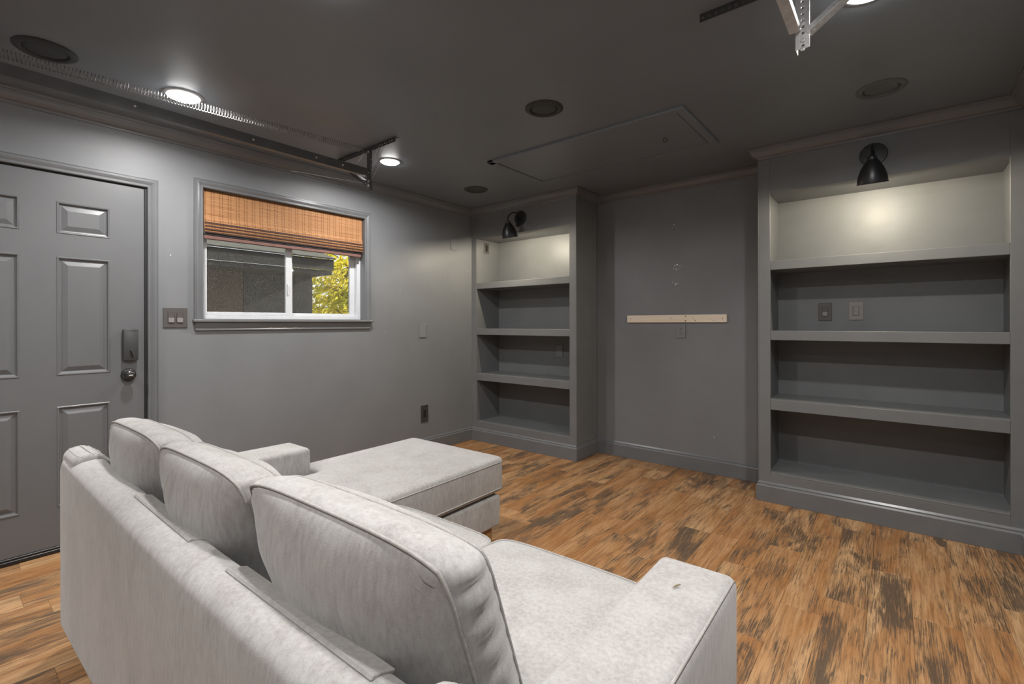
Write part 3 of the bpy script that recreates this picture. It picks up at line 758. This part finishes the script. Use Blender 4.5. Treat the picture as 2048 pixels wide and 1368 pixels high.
hangL = hanger(.728, +1, 'perforated steel hanger at the end of the left track', M['track'], M['dark_steel'], (.345, 1.019))
hanger(3.272, -1, 'shiny perforated steel hanger at the top edge, end of the right track', M['galv'], M['galv'], (3.2, 3.64), 2.172)
ap = thing('angle_iron', 'short dark perforated angle iron on the ceiling left of the right hanger', 'bracket', (3.03, 1.905, CEIL))
bm = BM(); angle_iron(bm, (2.925, 1.905, CEIL - .002), (1, 0, 0), (0, 1, 0), (0, 0, -1), .24, w=.030); finish('angle', bm, M['dark_steel'], ap)

sp = thing('extension_spring', 'long coiled steel extension spring stretched above the left track', 'spring', (.716, 1.87, 2.405))
a, b_ = Vector((.716, 1.862, 2.404)), Vector((.722, -.62, 2.283)); d = b_ - a; ln = d.length; d.normalize()
s_ = d.cross(Vector((0, 0, 1))).normalized(); q_ = s_.cross(d)
pts = []; y_ = .02; ang = 0
while y_ < ln:
    for k in range(10):
        t_ = ang + k * 2 * PI / 10
        pitch = .0160 - .0040 * min(1, y_ / 1.7)
        y_ += pitch / 10
        pts.append(a + d * y_ + s_ * .0185 * math.cos(t_) + q_ * .0185 * math.sin(t_))
bm = BM(); tube(bm, pts, .0019, 4); finish('coil', bm, M['spring'], sp, smooth='all')
bm = BM(); tube(bm, [a, a + d * .02, a + d * .03], .004, 8); tube(bm, [a + d * .03, b_], .0012, 5); finish('safety_cable', bm, M['spring'], sp)

cw = BM()
for p0, p1, sag in (((.735, 1.9, 2.30), (.93, 1.90, 2.41), .03), ((.735, 1.9, 2.26), (.88, 1.90, 2.41), .02), ((.74, 1.9, 2.22), (.82, 1.9, 2.40), .015), ((.745, 1.90, 2.20), (.60, 2.10, 2.43), .005), ((.70, 1.88, 2.40), (.50, 1.90, 2.40), .05), ((.72, 1.86, 2.18), (.45, 1.5, 2.23), .0), ((.735, 1.9, 2.34), (.85, 1.9, 2.42), .02)):
    p0, p1 = Vector(p0), Vector(p1)
    tube(cw, [p0.lerp(p1, i / 6) - Vector((0, 0, sag * math.sin(PI * i / 6))) for i in range(7)], .0005, 3)
finish('cobweb', cw, M['cobweb'], hangL, kind='stuff')['label'] = 'thin pale cobweb threads'

# ------------------------------------------------------------------ sofa
SO = Vector((1.037, .312, 0)); SROT = math.radians(1.2)
sofa = thing('sectional_sofa', 'oatmeal fabric sectional sofa with a chaise, seen from behind', 'sofa', SO, SROT)
ROOT[sofa.name] = Matrix.Identity(4)            # parts below are written in the sofa's own frame
SWD = 2.20
fb = M['fabric']
def soft(bm, x0, x1, y0, y1, z0, z1, bev, seg=4): box(bm, x0, x1, y0, y1, z0, z1, bev, seg)
bm = BM()
prism(bm, [(0, .10), (.105, .10), (.135, .40), (.104, .690), (.080, .702), (.035, .699), (.008, .680), (0, .65)], 'x', .045, SWD - .045, .012, 3)
for u_ in (.25, .5, .75, 1.0, 1.25, 1.6):
    bmesh.ops.bisect_plane(bm, geom=bm.verts[:] + bm.edges[:] + bm.faces[:], plane_co=(u_, 0, 0), plane_no=(1, 0, 0))
def top_rise(u): return .044 * max(0.0, 1 - u / 1.25) ** 1.2
for v_ in bm.verts: v_.co.z += top_rise(v_.co.x) * max(0.0, min(1.0, (v_.co.z - .42) / .2))
finish('back_frame', bm, fb, sofa, smooth=50)
for ua, ub in ((.72, 1.16), (1.37, 1.885)):
    bm = BM(); prism(bm, [(.060, .7025), (.100, .690), (.107, .6945), (.066, .7085)], 'x', ua, ub, .0012)
    for v_ in bm.verts: v_.co.z += top_rise(v_.co.x)
    finish('back_flap', bm, M['welt'], sofa)
AW = .195
arm = [(.012, .10), (.908, .10), (.908, .607), (.30, .613), (.22, .628), (.155, .668), (.115, .730), (.085, .757), (.05, .764), (.012, .745)]
for x0, x1 in ((.0, AW + .015), (SWD - AW, SWD)):
    bm = BM(); prism(bm, arm, 'x', x0, x1, .026, 5); ar = finish('arm', bm, fb, sofa, smooth=50)
    xo = x0 + .0075 if x0 < 1 else x1 - .0075
    bm = BM(); tube(bm, [(xo, .9005, .14), (xo, .9005, .570), (xo, .896, .590), (xo, .884, .5985), (xo, .30, .6055), (xo, .222, .620), (xo, .16, .660), (xo, .12, .722), (xo, .086, .750)], .0036, 6); finish('piping', bm, M['welt'], ar, smooth='all')
bm = BM(); soft(bm, AW, SWD - AW, .11, .890, .10, .288, .012, 3); finish('base_frame', bm, fb, sofa, smooth=50)
bm = BM(); soft(bm, .050, .803, .912, 1.690, .108, .280, .02, 4); finish('chaise_base', bm, fb, sofa, smooth=50)
for x_, y_ in ((.10, .10), (SWD - .10, .10), (SWD - .10, .80), (.11, 1.58), (.735, 1.60), (1.05, .80), (.10, .80)):
    bm = BM(); prism(bm, [(x_ - .035, y_ - .05), (x_ + .035, y_ - .05), (x_ + .035, y_ + .05), (x_ - .035, y_ + .05)], 'z', 0.0003, .1075 if y_ > 1 else .0995, .003); finish('leg', bm, M['leg'], sofa)

def outline(w, h, c, n):
    """rounded rectangle outline, n points per side"""
    pts = []
    for k in range(4 * n):
        s, t_ = divmod(k, n); f = -1 + 2 * t_ / n
        a, b2 = [(f, -1), (1, f), (-f, 1), (-1, -f)][s]
        pts.append(sq(a, b2, w, h, c))
    return pts
def sq(a, b2, w, h, c):
    p = 6
    m_ = (abs(a) ** p) * (abs(b2) ** p)
    puff = 1 + .012 * (1 - a * a) * abs(b2) + .0 * (1 - b2 * b2)
    return (a * w / 2 - math.copysign(c * m_, a), (b2 * h / 2 - math.copysign(c * m_, b2)) * puff)

def cushion(name, w, h, T, bulge_f, bulge_b, mat4, c=.02, seed=0, crease=.004, band=.008, n=28, shape=None):
    """box cushion: local x = width, y = height, z = thickness (front +). welt piping along both face edges"""
    bm = BM()
    def face_h(a, b2, bu, sgn):
        e = 2.6
        z = T / 2 + bu * (1 - abs(a) ** e) ** .8 * (1 - abs(b2) ** e) ** .8
        z += (.008 * noise.noise(Vector((a * 1.8 + seed, b2 * 1.8, sgn * 3))) + .005 * noise.noise(Vector((a * 5 + seed, b2 * 3.2, sgn * 7)))) * (1 - a ** 4) * (1 - b2 ** 4)
        # puckers that fan out of the corners
        for ca in (-1, 1):
            for cb in (-1, 1):
                da, db = a - ca, b2 - cb; r = math.hypot(da, db * .8)
                if r < .75:
                    th = math.atan2(db, da); z += crease * math.sin(th * 15 + seed * 2 + ca) * math.exp(-(r / .28) ** 2) * min(1, r / .1) * (1 - max(abs(a), abs(b2)) ** 12)
        return z
    for sgn, bu in ((1, bulge_f), (-1, bulge_b)):
        g = []
        for j in range(n + 1):
            for_row = []
            for i in range(n + 1):
                a = -1 + 2 * i / n; b2 = -1 + 2 * j / n
                # denser toward the edge
                a = math.sin(a * PI / 2) * .35 + a * .65; b2 = math.sin(b2 * PI / 2) * .35 + b2 * .65
                x_, y_ = sq(a, b2, w, h, c)
                z = sgn * (face_h(a, b2, bu, sgn) if max(abs(a), abs(b2)) < .9999 else T / 2)
                p = Vector((x_, y_, z))
                for_row.append(bm.verts.new(mat4 @ (shape(p) if shape else p)))
            g.append(for_row)
        for j in range(n):
            for i in range(n):
                q = (g[j][i], g[j][i + 1], g[j + 1][i + 1], g[j + 1][i]); bm.faces.new(q if sgn > 0 else q[::-1])
    # boxing band
    def edge_pts(m):
        out = []
        for k in range(4 * m):
            s, t_ = divmod(k, m); f = -1 + 2 * t_ / m; f = math.sin(f * PI / 2) * .35 + f * .65
            a, b2 = [(f, -1), (1, f), (-f, 1), (-1, -f)][s]
            out.append((a, b2))
        return out
    ep = edge_pts(n); rings = []; K = 8
    for k in range(K + 1):
        t_ = -1 + 2 * k / K; ring = []
        for (a, b2) in ep:
            x_, y_ = sq(a, b2, w, h, c); nn = Vector((x_ / w, y_ / h, 0))
            nrm = Vector((math.copysign(abs(a) ** 8, a), math.copysign(abs(b2) ** 8, b2), 0)).normalized()
            wr = crease * .7 * math.sin((a * 9 + b2 * 11) * 2.2 + seed * 3) * (1 - t_ * t_)
            p = Vector((x_, y_, t_ * T / 2)) + nrm * (band * (1 - t_ * t_) + wr)
            ring.append(bm.verts.new(mat4 @ (shape(p) if shape else p)))
        rings.append(ring)
    m_ = len(ep)
    for A, B in zip(rings, rings[1:]):
        for k in range(m_): bm.faces.new((A[k], A[(k + 1) % m_], B[(k + 1) % m_], B[k]))
    bmesh.ops.remove_doubles(bm, verts=bm.verts, dist=1e-5)
    o = finish(name, bm, fb, sofa, smooth='all')
    pb_ = BM()
    for sgn in (-1, 1):
        lp = []
        for (a, b2) in ep:
            x_, y_ = sq(a, b2, w, h, c); p = Vector((x_, y_, sgn * T / 2)); lp.append(mat4 @ (shape(p) if shape else p))
        tube(pb_, lp, .0038, 6, closed=True)
    finish('piping', pb_, M['welt'], o, smooth='all')
    return o

# seat cushions: flat, crowned on top
def seat(x0, x1, y0, y1, z0, z1, seed, crown=.012):
    m4 = Matrix.Translation(((x0 + x1) / 2, (y0 + y1) / 2, (z0 + z1) / 2))
    cushion('seat_cushion', x1 - x0, y1 - y0, (z1 - z0) - .0, crown, .0, m4, .022, seed, .0015, .010)
seat(.819, 1.406, .14, .940, .290, .458, 1); seat(1.411, 2.011, .14, .945, .295, .474, 2)
# chaise cushion is T-shaped: it widens in front of the left arm
def tee(p):
    return p
bm_ch = None
def chaise():
    z0, z1 = .296, .487; pts = [(.23, .14), (.813, .14), (.813, 1.712), (.045, 1.712), (.045, .945), (.23, .945)]
    bm = BM()
    t = bmesh.new()
    A = [t.verts.new((x_, y_, z0)) for x_, y_ in pts]; B = [t.verts.new((x_, y_, z1)) for x_, y_ in pts]
    n = len(pts)
    t.faces.new(A[::-1]); t.faces.new(B)
    for i in range(n): t.faces.new((A[i], A[(i + 1) % n], B[(i + 1) % n], B[i]))
    bmesh.ops.recalc_face_normals(t, faces=t.faces)
    ve = [e for e in t.edges if abs(e.verts[0].co.z - e.verts[1].co.z) > .1]
    bmesh.ops.bevel(t, geom=ve, offset=.040, segments=6, profile=.5, affect='EDGES')
    he = [e for e in t.edges if abs(e.verts[0].co.z - e.verts[1].co.z) < 1e-5 and len(e.link_faces) == 2 and any(abs(f.normal.z) < .5 for f in e.link_faces)]
    bmesh.ops.bevel(t, geom=he, offset=.026, segments=5, profile=.5, affect='EDGES')
    merge(bm, t)
    o = finish('seat_cushion', bm, fb, sofa, smooth=60)
    pb_ = BM()
    for z in (z1 - .024, z0 + .024):
        lp = [(.813, .2, z), (.8142, 1.67, z), (.801, 1.702, z), (.773, 1.7135, z), (.086, 1.7135, z), (.058, 1.702, z), (.0438, 1.67, z), (.0438, .98, z)]
        tube(pb_, lp, .0034, 6)
    finish('piping', pb_, M['welt'], o, smooth='all')
chaise()
# back cushions lean against the low back
LEAN = math.radians(19)
def back(xc, w, z_top, v_top, yaw, seed, h=.45, T=.088, bf=.075, bb=.085, lean=LEAN, roll=0):
    ex = Vector((math.cos(yaw), math.sin(yaw), 0)); up = Vector((0, -math.sin(lean), math.cos(lean)))
    up = (Matrix.Rotation(roll, 3, ex.cross(up).normalized()) @ up); ex = (ex - up * ex.dot(up)).normalized()
    fr = up.cross(ex) * -1
    if fr.y < 0: fr = -fr
    top_rear = Vector((xc, v_top, z_top)); ctr = top_rear - up * h / 2 + fr * T / 2
    m4 = Matrix(((ex.x, up.x, fr.x, ctr.x), (ex.y, up.y, fr.y, ctr.y), (ex.z, up.z, fr.z, ctr.z), (0, 0, 0, 1)))
    def sag(p):
        t = max(0.0, p.y / (h / 2)); f = min(1.2, max(0.0, p.z / T + .5))
        return Vector((p.x, p.y - .038 * f * t ** 2.5 - .012 * t * (2 * p.x / w) ** 4, p.z))
    cushion('back_cushion', w, h, T, bf, bb, m4, .014, seed, .008, .016, shape=sag)
back(.450, .555, .874, .116, math.radians(0), 11)
back(1.012, .565, .869, .116, math.radians(0), 23)
back(1.655, .640, .883, .116, math.radians(0), 37)

# tiny stray seed on the right arm
sd = BM(); tube(sd, [(SWD - .106, .74, .6135), (SWD - .103, .747, .6145), (SWD - .098, .759, .6145), (SWD - .095, .766, .6135)], [.0006, .0022, .0022, .0006], 6)
bmesh.ops.transform(sd, matrix=Matrix.Translation(SO) @ Matrix.Rotation(SROT, 4, 'Z'), verts=sd.verts)
tag(finish('grass_seed', sd, M['leaf_dry']), 'tiny brown grass seed lying on the right sofa arm', 'seed')

# ------------------------------------------------------------------ outside the window
bm = BM(); box(bm, -14, -.16, -4, 14, -.5, -.25); finish('ground', bm, M['soil'], kind='structure')
nh = thing('neighbour_house', 'dark eave and brown wall of the house outside the window', 'house', (-3.0, 2.0, -.25))
bm = BM(); box(bm, -5.5, -3.0, -1.0, 2.565, -.249, 1.90); finish('wall', bm, M['siding_brown'], nh)
bm = BM(); box(bm, -5.5, -2.99, 2.566, 3.484, -.249, 1.90); finish('wall', bm, M['siding_dark'], nh)
bm = BM(); box(bm, -2.52, -2.48, -1.5, 3.52, 1.962, 2.105); finish('fascia', bm, M['fascia'], nh)
bm = BM(); box(bm, -5.6, -2.525, -1.5, 3.515, 1.903, 1.960); finish('soffit', bm, M['siding_dark'], nh)
rx0, rz0, rx1, rz1 = -2.45, 2.105, -5.4, 3.15
for i in range(9):
    t0, t1 = i / 9, (i + 1.15) / 9
    bm = BM()
    for j in range(9):
        off = .28 * (i % 2); y0 = -1.5 + j * .56 + (off if j else 0); y1 = min(3.53, -1.5 + (j + 1) * .56 + off - .006)
        if y1 - y0 < .05: continue
        xa, za = rx0 + (rx1 - rx0) * t0, rz0 + (rz1 - rz0) * t0; xb, zb = rx0 + (rx1 - rx0) * t1, rz0 + (rz1 - rz0) * t1
        prism(bm, [(xa, za), (xa, za + .018), (xb, zb + .004), (xb, zb)], 'y', y0, y1)
    finish('shingle_course', bm, M['shingle'], nh)

def tree(x_, y_, h, r, nleaf, label, seed, low=.3):
    rnd = random.Random(seed)
    t = thing('leafy_tree', label, 'tree', (x_, y_, -.25), 0, 'yellow-green trees outside the window')
    bm = BM()
    tube(bm, [(x_, y_, -.25), (x_ + .03, y_ + .02, h * .4), (x_ - .02, y_ + .05, h * .95)], [.04, .032, .012], 8)
    finish('trunk', bm, M['bark'], t)
    bm = BM(); lv = BM()
    for k in range(26):
        z0 = h * rnd.uniform(low * .6, .85); a = rnd.random() * 2 * PI; l = r * rnd.uniform(.6, 1.1)
        p0 = Vector((x_, y_, z0)); p1 = p0 + Vector((math.cos(a) * l, math.sin(a) * l, l * rnd.uniform(.1, .7)))
        tube(bm, [p0, p0.lerp(p1, .5) + Vector((0, 0, .04)), p1], [.013, .008, .003], 5)
        for q in range(nleaf // 26):
            c = p0.lerp(p1, rnd.uniform(.25, 1.05)) + Vector([rnd.gauss(0, .13) for _ in range(3)])
            n1 = Vector([rnd.gauss(0, 1) for _ in range(3)]).normalized(); n2 = n1.orthogonal().normalized(); s = rnd.uniform(.035, .075)
            n3 = n1.cross(n2)
            lv.faces.new([lv.verts.new(c + n2 * s * a2 + n3 * s * b2) for a2, b2 in ((1, 0), (.2, .45), (-1, 0), (.2, -.45))])
    finish('branches', bm, M['bark'], t)
    finish('foliage', lv, M['leaf'], t, kind='stuff')
tree(-4.3, 4.85, 2.75, .55, 1700, 'young yellow-green tree nearest the eave, seen in the right pane', 3, .35)
tree(-6.7, 6.15, 3.1, .85, 2600, 'sunlit yellow-green tree in the middle of those beyond the eave', 5, .25)
tree(-9.8, 7.7, 3.3, 1.5, 3600, 'pale yellow tree farthest beyond the eave', 8, .25)
